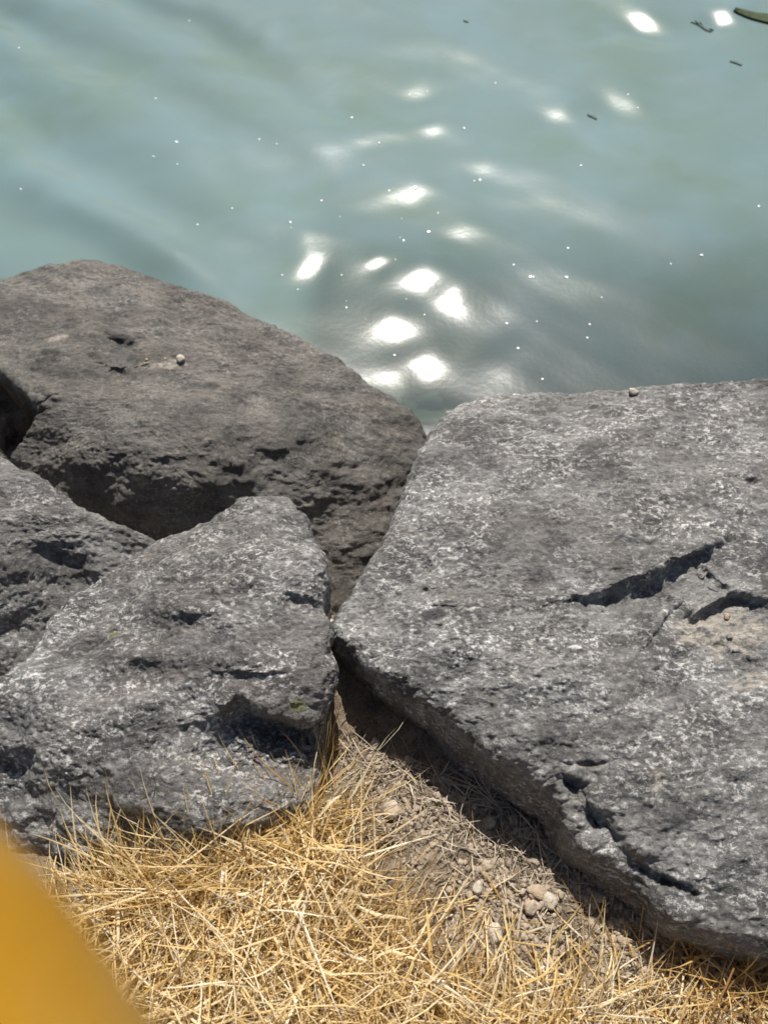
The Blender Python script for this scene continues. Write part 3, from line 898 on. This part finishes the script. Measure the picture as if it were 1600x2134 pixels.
# ------------------------------------------------------------------ things floating on the lake
MAT['leaf'] = (lambda M: M.done(M.bsdf(M.mix(M.g(M.noise(M.coords(), 60, 4), 0.4, 0.6), (0.028, 0.045, 0.018), (0.05, 0.07, 0.025)), 0.7, 0.2).outputs[0]))(Mat('wet_leaf'))
MAT['twig'] = (lambda M: M.done(M.bsdf(M.mix(M.g(M.noise(M.coords(), 90, 4), 0.4, 0.6), (0.07, 0.10, 0.09), (0.10, 0.14, 0.12)), 0.5, 0.3).outputs[0]))(Mat('wet_debris'))
M = Mat('white_foam_sparkle'); MAT['foam'] = M.done(M.bsdf((0.86, 0.88, 0.88), 0.25, 0.6).outputs[0])

def at_water(px, py):
    z = WATER_Z
    for _ in range(4):
        P = unp(px, py, z); z = WATER_Z + float(water_h(P[:1], P[1:2])[0])
    return unp(px, py, z)

def leaf(pa, pb, wpx, label, mat='leaf', arms=()):
    A, B = at_water(*pa), at_water(*pb); P0 = (A + B) / 2
    d = B - A; ln = np.linalg.norm(d); d /= ln; s = np.cross([0, 0, 1.0], d); s /= np.linalg.norm(s)
    wv = wpx * px_size(P0)
    n = 15; Vs, F = [], []
    for i in range(n):
        t = i / (n - 1); p = A + d * ln * t
        p = p + s * 0.06 * ln * math.sin(t * 5 + pa[0])
        hw = wv / 2 * (max(math.sin(math.pi * (0.06 + 0.88 * t)), 0) ** 0.6)
        for k, (a, b_) in enumerate(((-1, .0), (-.5, .0012), (0, .0004), (.5, .0012), (1, 0), (0, -.002))):
            q = p + s * hw * a; q[2] = WATER_Z + float(water_h(q[:1], q[1:2])[0]) + 0.0025 + b_
            Vs.append(q - P0)
    for i in range(n - 1):
        for k in range(6):
            F.append((i * 6 + k, i * 6 + (k + 1) % 6, i * 6 + 6 + (k + 1) % 6, i * 6 + 6 + k))
    F += [tuple(range(6)), tuple(range((n - 1) * 6, n * 6))]
    o = mesh_obj('floating_leaf', np.array(Vs), F, MAT[mat], P0)
    tag(o, label, 'leaf', 'leaves on the water')
    for qa, qb in arms:                                   # ragged veins
        a, b_ = at_water(*qa) - P0, at_water(*qb) - P0
        dd = b_ - a; ss = np.cross([0, 0, 1.0], dd); ss = ss / np.linalg.norm(ss) * 0.003
        up = np.array([0, 0, 0.003])
        mesh_obj('leaf_vein', np.array([a - ss, a + ss, a + up * 1.5, b_ - ss * .3, b_ + ss * .3, b_ + up]), [(0, 1, 2), (3, 5, 4), (0, 3, 4, 1), (1, 4, 5, 2), (2, 5, 3, 0)], MAT[mat], (0, 0, 0), False, None, o)
    return o

leaf((1532, 17), (1680, 66), 34, 'long dark green leaf floating in the upper right corner of the water')
leaf((1452, 52), (1482, 66), 9, 'ragged dark scrap floating left of the long green leaf', 'twig', [((1456, 53), (1447, 44)), ((1463, 55), (1456, 46)), ((1476, 62), (1486, 64)), ((1452, 52), (1438, 47))])
leaf((1520, 128), (1545, 136), 7, 'short dark sliver floating just below the long green leaf', 'twig')
leaf((1224, 239), (1243, 249), 8, 'small dark leaf drifting alone among the soft sun glints', 'twig')
leaf((966, 43), (975, 47), 6, 'tiny dark speck of leaf near the top middle of the water', 'twig')

SPECKS = [(605, 463, 4), (670, 418, 4), (893, 483, 6), (865, 391, 8), (1000, 375, 5), (1105, 577, 6), (1111, 577, 4), (1180, 578, 6), (1210, 345, 4), (368, 296, 5),
          (325, 205, 3), (1461, 532, 5), (1228, 676, 4), (1079, 726, 5), (1056, 674, 5), (1223, 704, 4), (1183, 517, 4), (1032, 173, 3), (733, 245, 4), (790, 298, 4),
          (540, 290, 3), (577, 300, 3), (320, 326, 3), (40, 100, 3), (395, 43, 3), (370, 342, 3), (967, 267, 4), (907, 858, 4), (1130, 790, 4), (841, 501, 4), (959, 484, 4),
          (1070, 552, 4), (1308, 197, 3), (1328, 225, 3), (890, 190, 3), (854, 197, 3), (588, 573, 3), (621, 603, 3), (712, 573, 3), (722, 641, 4), (740, 745, 4), (775, 550, 5),
          (1253, 620, 3), (1118, 670, 3), (1580, 430, 4), (44, 394, 3), (484, 434, 3), (412, 468, 3), (757, 344, 3), (1397, 550, 3), (822, 740, 4), (988, 377, 3), (811, 397, 3)]
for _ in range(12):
    SPECKS.append((random.gauss(790, 110), random.uniform(430, 790), random.uniform(1.5, 2.6)))  # added white specks imitating fine sun sparkles around the glints
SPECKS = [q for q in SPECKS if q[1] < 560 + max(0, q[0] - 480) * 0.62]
speck_mesh = None
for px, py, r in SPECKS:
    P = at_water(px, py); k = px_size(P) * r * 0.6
    if speck_mesh is None:
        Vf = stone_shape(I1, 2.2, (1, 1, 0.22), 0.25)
        o = mesh_obj('foam_sparkle_speck', Vf, I1[1], MAT['foam']); speck_mesh = o.data
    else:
        o = bpy.data.objects.new('foam_sparkle_speck', speck_mesh); C.objects.link(o)
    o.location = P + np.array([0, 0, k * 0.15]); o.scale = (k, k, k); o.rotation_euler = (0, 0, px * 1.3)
    tag(o, 'tiny white speck on the lake, foam or imitated sun sparkle', 'foam speck', 'foam specks on the lake')

# ------------------------------------------------------------------ the photographer's sleeve, close to the lens
M = Mat('mustard_cloth'); v = M.coords()
col = M.mix(M.g(M.noise(v, 38, 4, 0.6), 0.4, 0.62), (0.40, 0.20, 0.010), (0.40, 0.228, 0.048))
b = M.bsdf(col, 0.9, 0.1, M.bump(M.noise(v, 900, 3, 0.7), 0.001))
b.inputs['Sheen Weight'].default_value = 0.03
MAT['cloth'] = M.done(b.outputs[0])

def cam_pt(px, py, d):
    q = ray(px, py); return CAM + q * d
e0, e1 = cam_pt(0, 1698, 0.115), cam_pt(301, 2126, 0.100)
nrm = np.cross(ray(0, 1698), ray(301, 2126)); nrm /= np.linalg.norm(nrm)
if nrm @ (cam_pt(0, 2134, 0.12) - e0) < 0: nrm = -nrm
ax = (e1 - e0) / np.linalg.norm(e1 - e0)
RS = 0.045
c0 = e0 + nrm * RS - ax * 0.10
n1 = np.cross(ax, nrm)
nu, nv = 96, 90
Vs = []
for i in range(nv):
    t = i / (nv - 1); cc = c0 + ax * 0.55 * t + np.array([0, -0.10, -0.12]) * max(0, t - 0.42) ** 1.5
    for j in range(nu):
        a = 2 * math.pi * j / nu
        r = RS * (1 + 0.25 * max(0, t - 0.4)) if i else RS * 0.93
        fold = 0.0035 * math.sin(26 * t + 2.1 * math.sin(a + 1) + 1.5 * math.sin(2 * a)) * sstep(0.25, 0.5, t) + 0.0010 * math.sin(60 * t + 3 * math.sin(a * 2))
        Vs.append(cc + (nrm * math.cos(a) + n1 * math.sin(a)) * (r + fold))
F = []
for i in range(nv - 1):
    for j in range(nu):
        F.append((i * nu + j, i * nu + (j + 1) % nu, (i + 1) * nu + (j + 1) % nu, (i + 1) * nu + j))
Vs = np.array(Vs); P0 = Vs[-nu:].mean(0)
o = mesh_obj('sleeve', Vs - P0, F, MAT['cloth'], P0)
sol = o.modifiers.new('thickness', 'SOLIDIFY'); sol.thickness = 0.003; sol.offset = -1
tag(o, 'blurred mustard yellow cloth close to the camera in the lower left corner', 'cloth')
